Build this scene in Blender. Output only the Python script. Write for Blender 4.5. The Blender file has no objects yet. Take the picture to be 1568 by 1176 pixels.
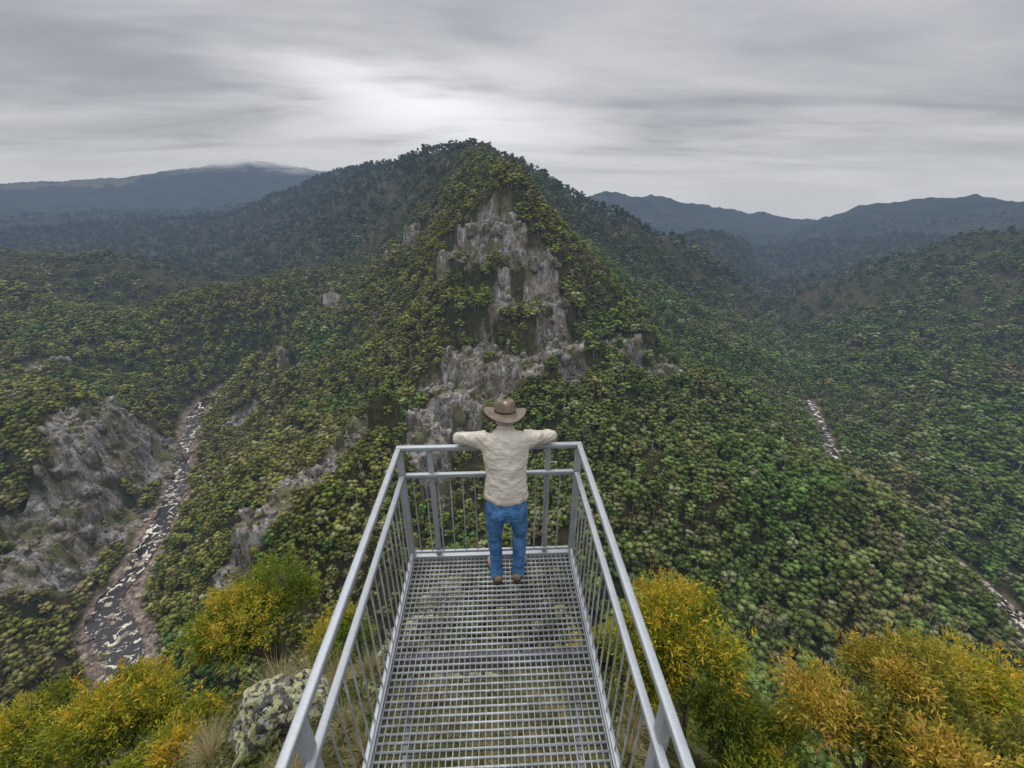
import bpy, bmesh, math, random
import numpy as np
from mathutils import Vector, Matrix, noise as mnoise
rng=np.random.default_rng(7); random.seed(7)
scn=bpy.context.scene
COL=scn.collection
scn.view_settings.view_transform='Standard'; scn.view_settings.look='None'; scn.view_settings.exposure=0

# ------------------------------------------------------------------ helpers
def link(o,parent=None,col=None):
    (col or COL).objects.link(o)
    if parent: o.parent=parent
    return o
def mesh_np(name,verts,faces_flat,nper,mat=None,smooth=False,attrs=None):
    me=bpy.data.meshes.new(name)
    verts=np.asarray(verts,dtype=np.float32); f=np.asarray(faces_flat,dtype=np.int32).ravel()
    nf=len(f)//nper
    me.vertices.add(len(verts)); me.vertices.foreach_set('co',verts.ravel())
    me.loops.add(len(f)); me.loops.foreach_set('vertex_index',f)
    me.polygons.add(nf)
    me.polygons.foreach_set('loop_start',np.arange(0,nf*nper,nper,dtype=np.int32))
    me.polygons.foreach_set('loop_total',np.full(nf,nper,dtype=np.int32))
    if smooth: me.polygons.foreach_set('use_smooth',np.ones(nf,dtype=bool))
    me.update(calc_edges=True)
    if attrs:
        for k,(typ,dom,data) in attrs.items():
            a=me.attributes.new(k,typ,dom)
            key={'FLOAT':'value','INT':'value','FLOAT_VECTOR':'vector','FLOAT_COLOR':'color'}[typ]
            a.data.foreach_set(key,np.ascontiguousarray(data).ravel())
    if mat: me.materials.append(mat)
    return me
def hashv(ix,iy,seed):
    h=(ix.astype(np.int64)*374761393+iy.astype(np.int64)*668265263+seed*1442695041)&0xffffffff
    h=((h^(h>>13))*1274126177)&0xffffffff
    h=h^(h>>16)
    return (h&0xffff)/65535.0
def vnoise(x,y,seed=0):
    xi=np.floor(x);yi=np.floor(y);fx=x-xi;fy=y-yi
    ux=fx*fx*fx*(fx*(fx*6-15)+10);uy=fy*fy*fy*(fy*(fy*6-15)+10)
    a=hashv(xi,yi,seed);b=hashv(xi+1,yi,seed);c=hashv(xi,yi+1,seed);d=hashv(xi+1,yi+1,seed)
    return (a+(b-a)*ux)*(1-uy)+(c+(d-c)*ux)*uy
def fbm(x,y,wl,octs=4,seed=0,ridged=False):
    s=0;amp=1;tot=0
    for o in range(octs):
        c,sn=math.cos(.6*o+seed),math.sin(.6*o+seed)
        n=vnoise((x*c-y*sn)/wl,(x*sn+y*c)/wl,seed+o*17)
        if ridged: n=1-abs(2*n-1)
        s=s+amp*n;tot+=amp;amp*=.5;wl*=.5
    return s/tot
def sstep(a,b,x):
    t=np.clip((x-a)/(b-a),0,1);return t*t*(3-2*t)

# ------------------------------------------------------------------ materials
def new_mat(name):
    m=bpy.data.materials.new(name);m.use_nodes=True;nt=m.node_tree;nt.nodes.clear()
    try: m.cycles.emission_sampling='NONE'
    except Exception: pass
    return m,nt
class NB:
    def __init__(s,nt): s.nt=nt
    def n(s,t,**kw):
        nd=s.nt.nodes.new(t)
        for k,v in kw.items():
            if k.startswith('i_'):
                key=k[2:]; key=int(key) if key.isdigit() else key
                nd.inputs[key].default_value=v
            else: setattr(nd,k,v)
        return nd
    def l(s,a,b): s.nt.links.new(a,b)
    def val(s,sock,v):
        if isinstance(v,bpy.types.NodeSocket): s.l(v,sock)
        else: sock.default_value=v
    def math(s,op,a,b=0.0,c=None,clamp=False):
        nd=s.n('ShaderNodeMath',operation=op);nd.use_clamp=clamp
        s.val(nd.inputs[0],a);s.val(nd.inputs[1],b)
        if c is not None: s.val(nd.inputs[2],c)
        return nd.outputs[0]
    def mix(s,f,a,b,blend='MIX'):
        nd=s.n('ShaderNodeMix',data_type='RGBA',blend_type=blend)
        s.val(nd.inputs[0],f)
        for sk,v in ((nd.inputs[6],a),(nd.inputs[7],b)):
            if isinstance(v,tuple) and len(v)==3: v=v+(1,)
            s.val(sk,v)
        return nd.outputs[2]
    def ramp(s,f,p0,p1):
        nd=s.n('ShaderNodeMapRange',interpolation_type='SMOOTHSTEP');s.val(nd.inputs[0],f)
        nd.inputs[1].default_value=p0;nd.inputs[2].default_value=p1
        return nd.outputs[0]
    def noise(s,vec,scale,detail=3,rough=.55,dist=0.0):
        nd=s.n('ShaderNodeTexNoise');s.l(vec,nd.inputs['Vector']);nd.inputs['Scale'].default_value=scale
        nd.inputs['Detail'].default_value=detail;nd.inputs['Roughness'].default_value=rough;nd.inputs['Distortion'].default_value=dist
        return nd.outputs['Fac']
    def attr(s,name): return s.n('ShaderNodeAttribute',attribute_name=name)
    def pos(s): return s.n('ShaderNodeNewGeometry').outputs['Position']
    def obj(s): return s.n('ShaderNodeTexCoord').outputs['Object']
    def scale(s,v,xyz):
        nd=s.n('ShaderNodeMapping');s.l(v,nd.inputs[0]);nd.inputs['Scale'].default_value=xyz;return nd.outputs[0]
    def pbsdf(s,color,rough=.8,bump=None,bstr=.5,bdist=1.0,metal=0.0,spec=.3):
        nd=s.n('ShaderNodeBsdfPrincipled')
        if isinstance(color,tuple) and len(color)==3: color=color+(1,)
        s.val(nd.inputs['Base Color'],color);s.val(nd.inputs['Roughness'],rough)
        nd.inputs['Metallic'].default_value=metal
        nd.inputs['Specular IOR Level'].default_value=spec
        if bump is not None:
            b=s.n('ShaderNodeBump');b.inputs['Strength'].default_value=bstr;b.inputs['Distance'].default_value=bdist
            s.l(bump,b.inputs['Height']);s.l(b.outputs[0],nd.inputs['Normal'])
        return nd.outputs[0]
    def diffuse(s,color):
        nd=s.n('ShaderNodeBsdfDiffuse');s.val(nd.inputs[0],color);return nd.outputs[0]
    def out(s,sh):
        o=s.n('ShaderNodeOutputMaterial');s.l(sh,o.inputs[0])
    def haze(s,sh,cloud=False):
        """painted airlight: grey-blue emission growing with distance; cloud colour likewise on the far peak"""
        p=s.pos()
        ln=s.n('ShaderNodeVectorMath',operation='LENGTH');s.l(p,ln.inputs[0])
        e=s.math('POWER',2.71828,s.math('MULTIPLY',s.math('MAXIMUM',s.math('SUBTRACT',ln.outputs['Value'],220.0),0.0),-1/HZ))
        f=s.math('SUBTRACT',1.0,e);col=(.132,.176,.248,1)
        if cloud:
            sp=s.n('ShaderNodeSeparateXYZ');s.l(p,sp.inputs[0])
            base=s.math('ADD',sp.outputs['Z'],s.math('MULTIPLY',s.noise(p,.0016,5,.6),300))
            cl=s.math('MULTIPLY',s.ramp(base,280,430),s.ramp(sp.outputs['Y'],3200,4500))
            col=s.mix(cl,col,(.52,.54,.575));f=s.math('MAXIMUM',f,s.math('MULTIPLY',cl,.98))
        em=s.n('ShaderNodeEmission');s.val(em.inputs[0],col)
        mx=s.n('ShaderNodeMixShader');s.l(f,mx.inputs[0]);s.l(sh,mx.inputs[1]);s.l(em.outputs[0],mx.inputs[2])  # haze and cloud cap are a glow mixed into the surface itself
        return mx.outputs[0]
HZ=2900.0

def rock_color(b,p,sc=1.0):
    n1=b.noise(p,.05*sc,3,.6);n2=b.noise(p,.3*sc,5,.65,.6)
    v=b.scale(p,(1,1,.25));n3=b.noise(v,.25*sc,5,.7,.4)
    c=b.mix(b.ramp(n1,.35,.65),(.285,.27,.25),(.36,.265,.21))
    c=b.mix(b.ramp(n2,.36,.6),b.mix(1.0,c,(.46,.44,.43),'MULTIPLY'),c)
    c=b.mix(b.ramp(n3,.50,.70),c,(.54,.52,.485))
    c=b.mix(b.ramp(n3,.45,.34),c,(.05,.045,.04))
    c=b.mix(b.math('MULTIPLY',b.ramp(b.math('ADD',n1,b.math('MULTIPLY',n2,.6)),.80,.88),.85),c,(.10,.11,.04))
    return c,b.math('ADD',n2,n3)

m_terrain,nt=new_mat('terrain_ground');b=NB(nt);p=b.pos()
rock=b.attr('rock').outputs['Fac'];bed=b.attr('bed').outputs['Fac'];past=b.attr('pasture').outputs['Fac']
f1=b.noise(p,.012,4,.6);f2=b.noise(p,.11,5,.7)
fl=b.mix(b.ramp(f1,.38,.62),(.060,.068,.025),(.105,.086,.042))
fl=b.mix(b.ramp(f2,.35,.7),b.mix(1.0,fl,(.5,.52,.5),'MULTIPLY'),fl)
sY=b.n('ShaderNodeSeparateXYZ');b.l(p,sY.inputs[0])
fl=b.mix(b.ramp(sY.outputs['Y'],1200,2400),fl,b.mix(b.ramp(b.noise(p,.006,5,.65),.4,.6),(.018,.028,.018),(.048,.056,.030)))
rc,rh=rock_color(b,p)
rf=b.math('MULTIPLY',rock,b.ramp(b.math('ADD',f2,rock),.75,1.05))
c=b.mix(rf,fl,rc)
bc=b.mix(b.ramp(b.noise(p,.3,5,.7),.4,.62),(.12,.092,.075),(.32,.25,.205))
c=b.mix(bed,c,bc)
c=b.mix(past,c,(.27,.23,.10))
near=b.attr('near').outputs['Fac']
gn=b.noise(p,1.6,5,.7);gn2=b.noise(p,9,4,.7)
nc=b.mix(b.ramp(gn,.4,.62),(.06,.08,.02),(.13,.11,.05))
nc=b.mix(b.ramp(gn2,.5,.75),nc,(.20,.18,.12))
c=b.mix(near,c,nc)
hb=b.math('ADD',b.math('MULTIPLY',f2,2.0),rh)
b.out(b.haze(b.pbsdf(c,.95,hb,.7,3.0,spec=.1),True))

def foliage_mat(name):
    m,nt=new_mat(name);b=NB(nt);p=b.pos()
    rnd=b.n('ShaderNodeObjectInfo').outputs['Random'];tint=b.attr('tint').outputs['Fac']
    n1=b.noise(p,.013,3,.6)
    sx=b.n('ShaderNodeSeparateXYZ');b.l(p,sx.inputs[0])
    dn=b.math('SUBTRACT',n1,.5);rr=b.math('SUBTRACT',rnd,.5)
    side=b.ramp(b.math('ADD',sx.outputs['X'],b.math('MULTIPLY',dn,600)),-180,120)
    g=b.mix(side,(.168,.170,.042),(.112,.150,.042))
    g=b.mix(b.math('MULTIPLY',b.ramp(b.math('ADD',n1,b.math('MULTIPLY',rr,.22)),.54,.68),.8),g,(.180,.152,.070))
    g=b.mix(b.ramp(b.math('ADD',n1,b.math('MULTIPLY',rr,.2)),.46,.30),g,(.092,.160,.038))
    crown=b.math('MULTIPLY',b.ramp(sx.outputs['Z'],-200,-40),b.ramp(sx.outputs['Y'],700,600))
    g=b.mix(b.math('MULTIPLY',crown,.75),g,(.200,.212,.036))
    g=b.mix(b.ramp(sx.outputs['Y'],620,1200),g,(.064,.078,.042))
    r2=b.math('FRACT',b.math('MULTIPLY',rnd,17.31))
    g=b.mix(b.math('MULTIPLY',b.ramp(r2,.86,.97),.6),g,(.26,.25,.15))
    r3=b.math('FRACT',b.math('MULTIPLY',rnd,7.7))
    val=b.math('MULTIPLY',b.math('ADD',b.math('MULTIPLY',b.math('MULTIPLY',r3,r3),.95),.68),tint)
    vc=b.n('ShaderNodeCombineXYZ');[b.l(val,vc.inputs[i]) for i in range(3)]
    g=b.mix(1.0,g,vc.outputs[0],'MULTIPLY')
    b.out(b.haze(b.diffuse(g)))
    return m
m_fol=foliage_mat('eucalypt_foliage')
m_bark,nt=new_mat('eucalypt_bark');b=NB(nt)
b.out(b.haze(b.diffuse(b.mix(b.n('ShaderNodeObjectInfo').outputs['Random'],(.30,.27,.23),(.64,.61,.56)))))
m_rock,nt=new_mat('cliff_rock');b=NB(nt);p=b.pos();c,h=rock_color(b,p)
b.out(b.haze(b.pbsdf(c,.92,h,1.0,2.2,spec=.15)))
m_bould,nt=new_mat('river_boulder');b=NB(nt);p=b.pos();r=b.n('ShaderNodeObjectInfo').outputs['Random']
c=b.mix(b.ramp(r,.1,.98),(.15,.115,.095),(.52,.44,.35));c=b.mix(b.ramp(b.noise(p,.8,4,.7),.45,.6),c,b.mix(1.0,c,(.5,.48,.46),'MULTIPLY'))
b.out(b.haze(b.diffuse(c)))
m_water,nt=new_mat('river_water');b=NB(nt);p=b.pos()
w=b.noise(p,.13,6,.66,1.2);fo=b.ramp(w,.545,.60)
c=b.mix(fo,(.014,.011,.009),(.66,.60,.49));rr=b.math('ADD',.15,b.math('MULTIPLY',fo,.6))
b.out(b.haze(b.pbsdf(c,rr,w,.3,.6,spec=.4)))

# ------------------------------------------------------------------ terrain survey (metres, world)
river=[(1204,2300,-256),(853,1500,-265),(578,900,-262),(450,617,-270),(398,477,-274),(341,352,-275),(343,290,-275),(358,243,-275),(351,194,-276),(300,130,-277),(200,95,-278),(80,82,-279),(0,82,-279),(-80,90,-280),(-170,112,-280),(-236,152,-280),(-250,178,-280),(-292,212,-280),(-300,245,-279),(-318,290,-279),(-342,350,-278),(-388,432,-276),(-425,520,-268),(-390,620,-255)]
lines={
'peakline':[(-6,600,31),(-40,640,33),(-114,1000,70),(-235,1200,74),(-384,1450,75),(-720,1900,52),(-1100,2600,-20)],
'front':[(-6,600,31),(-38,560,-35),(-28,480,-122),(-32,390,-186),(-46,290,-231),(-41,235,-247),(-25,165,-253)],
'spurR':[(-6,600,31),(10,592,24),(36,590,-10),(96,560,-74),(164,500,-151),(230,430,-198),(259,345,-216),(305,285,-227),(316,238,-240),(324,200,-258)],
'leftflank':[(-40,640,33),(-76,640,-7),(-146,700,-54),(-244,720,-127),(-348,740,-170)],
'midhill':[(-348,740,-170),(-394,730,-142),(-442,720,-136),(-492,660,-146),(-525,610,-174)],
'leftspur':[(-1100,760,-90),(-930,800,-104),(-834,820,-111),(-744,850,-131),(-700,880,-162)],
'farleft':[(-4373,4000,20),(-4894,5000,68),(-4010,5200,60),(-3463,5200,194),(-2761,5000,285),(-2206,4800,185),(-1765,4500,134),(-1400,4300,60)],
'farright':[(377,3500,-91),(560,3500,-60),(719,3500,-20),(900,3550,-62),(1148,3600,-35),(1300,3600,-80),(1500,3600,-100),(1727,3600,-145),(2300,3900,-205),(2871,4200,-237)],
'farrightB':[(1817,2700,-189),(2096,2800,-102),(2350,2900,-85),(2612,3000,-50),(2869,2900,-85),(3357,3000,-115)],
'nearfarR':[(700,1500,-150),(900,1700,-175),(1000,1900,-225)],
'nearfarRB':[(1306,1900,-205),(1500,1950,-180),(1743,2000,-165),(2100,2000,-130)],
'righthill':[(1300,850,-40),(1027,900,-78),(927,950,-97),(864,980,-123),(685,960,-198),(600,930,-240)],
'backR':[(20,850,-5),(97,900,-23),(228,950,-66),(392,1000,-116),(496,980,-166),(548,930,-214)],
'spurRB':[(70,690,-50),(106,760,-62),(179,720,-111),(284,680,-183),(381,640,-225),(410,590,-250)],
'cliffL':[(-415,395,-206),(-390,318,-206),(-377,262,-220),(-356,225,-226)],
'baseL':[(-398,405,-270),(-356,300,-272),(-336,242,-275)],
'brown':[(-111,340,-190),(-134,300,-200),(-155,255,-212),(-171,215,-224)],
'brownB':[(-150,345,-214),(-172,300,-228),(-192,255,-240),(-205,215,-248)],
}
pts=[(-164,430,-208),(-231,400,-214),(-232,330,-232),(-239,265,-252),(-225,215,-260),(75,380,-184),(119,300,-208),(147,225,-239),(202,200,-242),(237,165,-243),(50,200,-244),(129,120,-242),(62,280,-225),
(-509,370,-206),(-422,280,-229),(-615,480,-177),(-666,620,-172),(-778,640,-155),(-370,560,-214),(-471,480,-214),(-258,560,-200),(-158,540,-163),(-2032,1800,-114),(-1395,1500,-165),(-1524,2200,-120),(-840,1500,-140),(-1229,2600,-70),
(774,620,-187),(636,640,-214),(550,700,-235),(547,380,-240),(530,450,-240),(490,520,-248),(450,300,-250),(425,255,-256),(700,440,-195),(620,300,-215),(268,820,-160),(411,850,-205),(480,760,-245),(160,800,-105),(90,800,-70),
(55,640,-50),(25,680,-15),(220,580,-200),(310,520,-240),(150,620,-140),(-130,560,-125),(-215,610,-165),(108,520,-148),
(-120,800,-40),(-260,880,-110),(-420,1000,-150),(-600,900,-195),(-640,740,-210),(-430,640,-200),
(-1000,1150,-200),(-1500,1300,-190),(-600,1200,-150),(1200,1500,-250),(1600,1400,-190),(420,1600,-200),(700,2200,-235),(1500,2400,-250),(-300,2600,-60),(0,1700,-60),(300,2600,-200),(1500,600,-10),(1100,300,-60),(-1200,400,-60),(-1000,200,-80),(-700,150,-120),
(1500,2900,-290),(2000,3300,-300),(2600,3600,-300),(800,2900,-230),(1800,5200,-420),(3500,5000,-420),(500,5200,-380),(-3000,3500,-90),(-2200,3600,-90),
(-300,60,-200),(-120,30,-150),(-60,5,-50),(60,5,-40),(150,30,-140),(330,40,-180),(480,120,-200),(0,35,-110),(0,60,-215),(-40,40,-140),(40,40,-135),(-90,55,-215),(90,50,-210),
(0,18,-42),(-12,14,-32),(12,14,-34),(0,10,-18),(-8,8,-14.5),(8,8,-18),(5,6,-13),(-5.3,6,-10.2),(-7,3,-9.5),(6,3,-9.2),(3.7,3.2,-8.6),(2.7,4,-8.2),(-2.7,2.6,-5.5),(-3.2,4.2,-7.2),(0,5,-7.6),(0,3.2,-5.7),(0,1,-4.4),(-1.2,1,-4.5),(1.4,1,-4.9),(0,-1.5,-3.7),(-3,-1,-4.6),(3,-1,-4.6),(0,-5,-3.15),(-6,-6,-4),(6,-6,-4),(0,-30,-1),(-40,-30,-12),(40,-30,-10),(0,-200,15),(-400,-200,-40),(400,-200,-40)]
for a in range(-180,180,15):
    t=math.radians(a);zz=-650 if 0<=a<95 else (-420 if -20<a<0 else (-200 if -95<a<=-20 else 20))
    pts.append((9500*math.sin(t),9500*math.cos(t),zz))
    if abs(a)>100: pts.append((2500*math.sin(t),2500*math.cos(t),20))
def densify(L):
    out=[]
    for a,c in zip(L[:-1],L[1:]):
        a=np.array(a,float);c=np.array(c,float);d=np.linalg.norm(c-a);st=max(20,.05*math.hypot(*((a+c)[:2]/2)))
        k=max(1,int(d/st))
        for i in range(k): out.append(a+(c-a)*i/k)
    out.append(np.array(L[-1],float));return out
def catmull(P,step):
    P=[np.array(p,float) for p in P];out=[]
    for i in range(len(P)-1):
        p0=P[max(i-1,0)];p1=P[i];p2=P[i+1];p3=P[min(i+2,len(P)-1)]
        k=max(2,int(np.linalg.norm(p2-p1)/step))
        for j in range(k):
            t=j/k;out.append(.5*((2*p1)+(-p0+p2)*t+(2*p0-5*p1+4*p2-p3)*t*t+(-p0+3*p1-3*p2+p3)*t**3))
    out.append(P[-1]);return np.array(out)
rv=catmull(river,9.0)
K=[]
TH=9.0
for q in rv[::3]: K.append((q[0],q[1],q[2]))
for k,L in lines.items():
    for q in densify(L):
        h=0 if k in('cliffL','baseL','brown','brownB') or q[1]>2600 else TH
        K.append((q[0],q[1],q[2]-h))
for q in pts:
    K.append((q[0],q[1],q[2]-(TH if math.hypot(q[0],q[1])>150 else 0)))
K=np.array(K)
keep=[]
for i in range(len(K)):
    ok=True
    mind=max(.6,.02*math.hypot(K[i,0],K[i,1]))
    for j in keep:
        if abs(K[i,0]-K[j,0])<mind and abs(K[i,1]-K[j,1])<mind: ok=False;break
    if ok: keep.append(i)
K=K[keep]
D=np.sqrt(((K[:,None,:2]-K[None,:,:2])**2).sum(-1)+1.0)
n=len(K);A=np.zeros((n+3,n+3));A[:n,:n]=D;A[:n,n]=1;A[:n,n+1:]=K[:,:2]/1000;A[n,:n]=1;A[n+1:,:n]=K[:,:2].T/1000
wts=np.linalg.solve(A,np.concatenate([K[:,2],[0,0,0]]))
AZ=np.radians(np.concatenate([np.linspace(-180,-82,34)[:-1],np.linspace(-82,82,760),np.linspace(82,180,34)[1:-1]]))
RR=np.geomspace(.5,9400,720)
ra,rr=np.meshgrid(AZ,RR,indexing='ij')
X=(rr*np.sin(ra)).ravel();Y=(rr*np.cos(ra)).ravel();R=rr.ravel()
H=np.empty_like(X)
for i in range(0,len(X),40000):
    s=slice(i,i+40000)
    d=np.sqrt((X[s,None]-K[None,:,0])**2+(Y[s,None]-K[None,:,1])**2+1.0)
    H[s]=d@wts[:n]+wts[n]+X[s]/1000*wts[n+1]+Y[s]/1000*wts[n+2]
RD=np.full_like(X,1e4);RZ=np.zeros_like(X)
sel=np.where((R>40)&(R<2600)&(Y>-50))[0]
for i in range(0,len(sel),40000):
    q=sel[i:i+40000];d=(X[q,None]-rv[None,:,0])**2+(Y[q,None]-rv[None,:,1])**2
    j=d.argmin(1);RD[q]=np.sqrt(d[np.arange(len(q)),j]);RZ[q]=rv[j,2]
def bedw(x,y):
    x=np.asarray(x,float);y=np.asarray(y,float)
    return np.where(x<0,np.where(y<230,19.0,15.5),np.where(y<540,9.0,2.0))
BW=bedw(X,Y)
fade=sstep(25,160,R);rivf=sstep(10,80,RD)
pk=1-.75*np.exp(-((X-0)**2+(Y-610)**2)/150**2)
H+=fade*rivf*pk*((fbm(X,Y,150,4,3,True)-.60)*50+(fbm(X,Y,38,3,9)-.5)*8)*(1-.3*sstep(1500,3000,R))
H+=sstep(900,2500,R)*(fbm(X,Y,520,5,21,True)-.56)*85*sstep(100,500,RD)
# cliffs
blobs=[(-72,560,28),(-30,562,20),(-8,552,24),(-38,528,34),(-34,492,37),(45,498,34),(54,460,40),(64,422,32),(110,465,30),(158,462,42),(150,432,30),(-40,455,28),(-46,405,38),(-84,398,29),(-80,345,28),(-72,305,25),(12,415,26),(-60,370,28),(-146,700,32),(-208,715,26),(-315,560,22),(-345,480,20),(-576,480,24),(-300,705,18)]
M=np.zeros_like(X)
for bx,by,br in blobs:
    M=np.maximum(M,np.exp(-(((X-bx)**2+(Y-by)**2)/(br*br))))
def seg_mask(L,w):
    L=catmull(L,8)
    q=np.where((R<700)&(R>100))[0];o=np.zeros_like(X);d=((X[q,None]-L[None,:,0])**2+(Y[q,None]-L[None,:,1])**2).min(1)
    o[q]=np.exp(-d/(w*w));return o
M=np.maximum(M,seg_mask([(-408,400),(-376,312),(-355,252),(-345,220)],27))
M=np.maximum(M,seg_mask([(-130,342),(-152,300),(-172,255),(-188,215)],19)*.95)
cn=fbm(X,Y,30,4,31)
ROCK=sstep(.41,.53,M*.72+(cn-.5)*1.65+.165+.05*(X<-300))*sstep(.12,.3,M)
tw=sstep(.12,.45,M)*fade*rivf
jit=(fbm(X,Y,60,3,40)-.5)*38
st=40.0;t=(H+jit)/st;fr=t-np.floor(t)
terr=(np.floor(t)+sstep(.43,.59,fr))*st-jit
H=H+tw*.97*(terr-H)+tw*(fbm(X,Y,18,4,44,True)-.6)*13
wb=1-sstep(BW-1,BW+15,RD)
H=H*(1-wb)+(RZ+(fbm(X,Y,9,3,50)-.5)*1.8+sstep(9,16,RD)*1.5)*wb
BED=1-sstep(BW-3,BW+2,RD+(fbm(X,Y,14,3,55)-.5)*12)
NEAR=1-sstep(30,60,R)
def pasture(x,y): return (x>-4700)&(x<-3500)&(y>4050)&(y<4560)
PAST=pasture(X,Y).astype(float)*(fbm(X,Y,260,2,60)>.42)
na,nr=len(AZ),len(RR)
idx=np.arange(na*nr).reshape(na,nr)
nx=np.roll(idx,-1,0)
F=np.stack([idx[:,:-1],idx[:,1:],nx[:,1:],nx[:,:-1]],-1).reshape(-1,4)[:,::-1]
V=np.stack([X,Y,H],-1)
me=mesh_np('terrain',V,F,4,m_terrain,True,{'rock':('FLOAT','POINT',ROCK.astype(np.float32)),'bed':('FLOAT','POINT',BED.astype(np.float32)),'pasture':('FLOAT','POINT',PAST.astype(np.float32)),'near':('FLOAT','POINT',NEAR.astype(np.float32))})
terrain=link(bpy.data.objects.new('terrain',me))
Hg=H.reshape(na,nr);Rg=ROCK.reshape(na,nr);Bg=RD.reshape(na,nr)
lr0=math.log(RR[0]);lrs=math.log(RR[1])-lr0
def samp(G,x,y):
    a=np.arctan2(x,y);r=np.hypot(x,y)
    i=np.clip(np.searchsorted(AZ,a)-1,0,na-2);fa=np.clip((a-AZ[i])/(AZ[i+1]-AZ[i]),0,1)
    j=(np.log(r)-lr0)/lrs;j0=np.clip(j.astype(int),0,nr-2);fj=np.clip(j-j0,0,1)
    return (G[i,j0]*(1-fa)+G[i+1,j0]*fa)*(1-fj)+(G[i,j0+1]*(1-fa)+G[i+1,j0+1]*fa)*fj
def hz(x,y): return float(samp(Hg,np.array([x]),np.array([y]))[0])

# ------------------------------------------------------------------ instancing
def instancer(name,pos,rot,scl,pick,protos,rot3=None):
    pc=bpy.data.collections.new(name+'_sources')
    for o in protos: pc.objects.link(o)
    me=bpy.data.meshes.new(name);pos=np.asarray(pos,dtype=np.float32)
    me.vertices.add(len(pos));me.vertices.foreach_set('co',pos.ravel())
    r=np.zeros((len(pos),3),np.float32) if rot3 is None else np.asarray(rot3,np.float32)
    if rot3 is None: r[:,2]=rot
    s=np.asarray(scl,np.float32)
    if s.ndim==1: s=np.stack([s,s,s],-1)
    a=me.attributes.new('rotv','FLOAT_VECTOR','POINT');a.data.foreach_set('vector',r.ravel())
    a=me.attributes.new('sclv','FLOAT_VECTOR','POINT');a.data.foreach_set('vector',np.ascontiguousarray(s).ravel())
    a=me.attributes.new('pick','INT','POINT');a.data.foreach_set('value',np.asarray(pick,np.int32))
    ob=link(bpy.data.objects.new(name,me))
    g=bpy.data.node_groups.new(name+'_gn','GeometryNodeTree')
    g.interface.new_socket('Geometry',in_out='INPUT',socket_type='NodeSocketGeometry');g.interface.new_socket('Geometry',in_out='OUTPUT',socket_type='NodeSocketGeometry')
    N=g.nodes;gi=N.new('NodeGroupInput');go=N.new('NodeGroupOutput')
    iop=N.new('GeometryNodeInstanceOnPoints');ci=N.new('GeometryNodeCollectionInfo');ci.inputs['Collection'].default_value=pc
    ci.inputs['Separate Children'].default_value=True;ci.inputs['Reset Children'].default_value=True
    iop.inputs['Pick Instance'].default_value=True
    def na_(nm,t):
        x=N.new('GeometryNodeInputNamedAttribute');x.data_type=t;x.inputs['Name'].default_value=nm
        return [o for o in x.outputs if o.enabled and o.name=='Attribute'][0]
    L=g.links
    L.new(gi.outputs[0],iop.inputs['Points']);L.new(ci.outputs[0],iop.inputs['Instance'])
    L.new(na_('rotv','FLOAT_VECTOR'),iop.inputs['Rotation']);L.new(na_('sclv','FLOAT_VECTOR'),iop.inputs['Scale']);L.new(na_('pick','INT'),iop.inputs['Instance Index'])
    L.new(iop.outputs[0],go.inputs[0])
    md=ob.modifiers.new('inst','NODES');md.node_group=g
    return ob
def ico(sub):
    bm=bmesh.new();bmesh.ops.create_icosphere(bm,subdivisions=sub,radius=1.0)
    v=np.array([x.co[:] for x in bm.verts]);f=np.array([[q.index for q in x.verts] for x in bm.faces]);bm.free();return v,f
ICO={k:ico(k) for k in (1,2,3,4,5)}
def rock_verts(sub,seed,nplanes=14,rough=.04,scale=(1,1,1),prism=False,freq=2.2):
    r=np.random.default_rng(seed);v,f=ICO[sub];v=v.copy()
    if prism: v=np.sign(v)*np.abs(v)**.7
    for i in range(nplanes):
        nrm=r.normal(size=3)
        if prism and i<nplanes*.6: nrm[2]*=.2
        nrm/=np.linalg.norm(nrm);d=r.uniform(.5,.85)
        s=v@nrm;k=s>d;v[k]-=np.outer(s[k]-d,nrm)
    if rough>0:
        zs=.5 if prism else 1
        dd=np.array([mnoise.fractal(Vector((q[0]*freq,q[1]*freq,q[2]*freq*zs))+Vector((seed*3.1,seed*1.7,0)),.8,2.1,5) for q in v])
        v=v*(1+rough*dd[:,None])
    return v*np.array(scale),f
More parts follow.
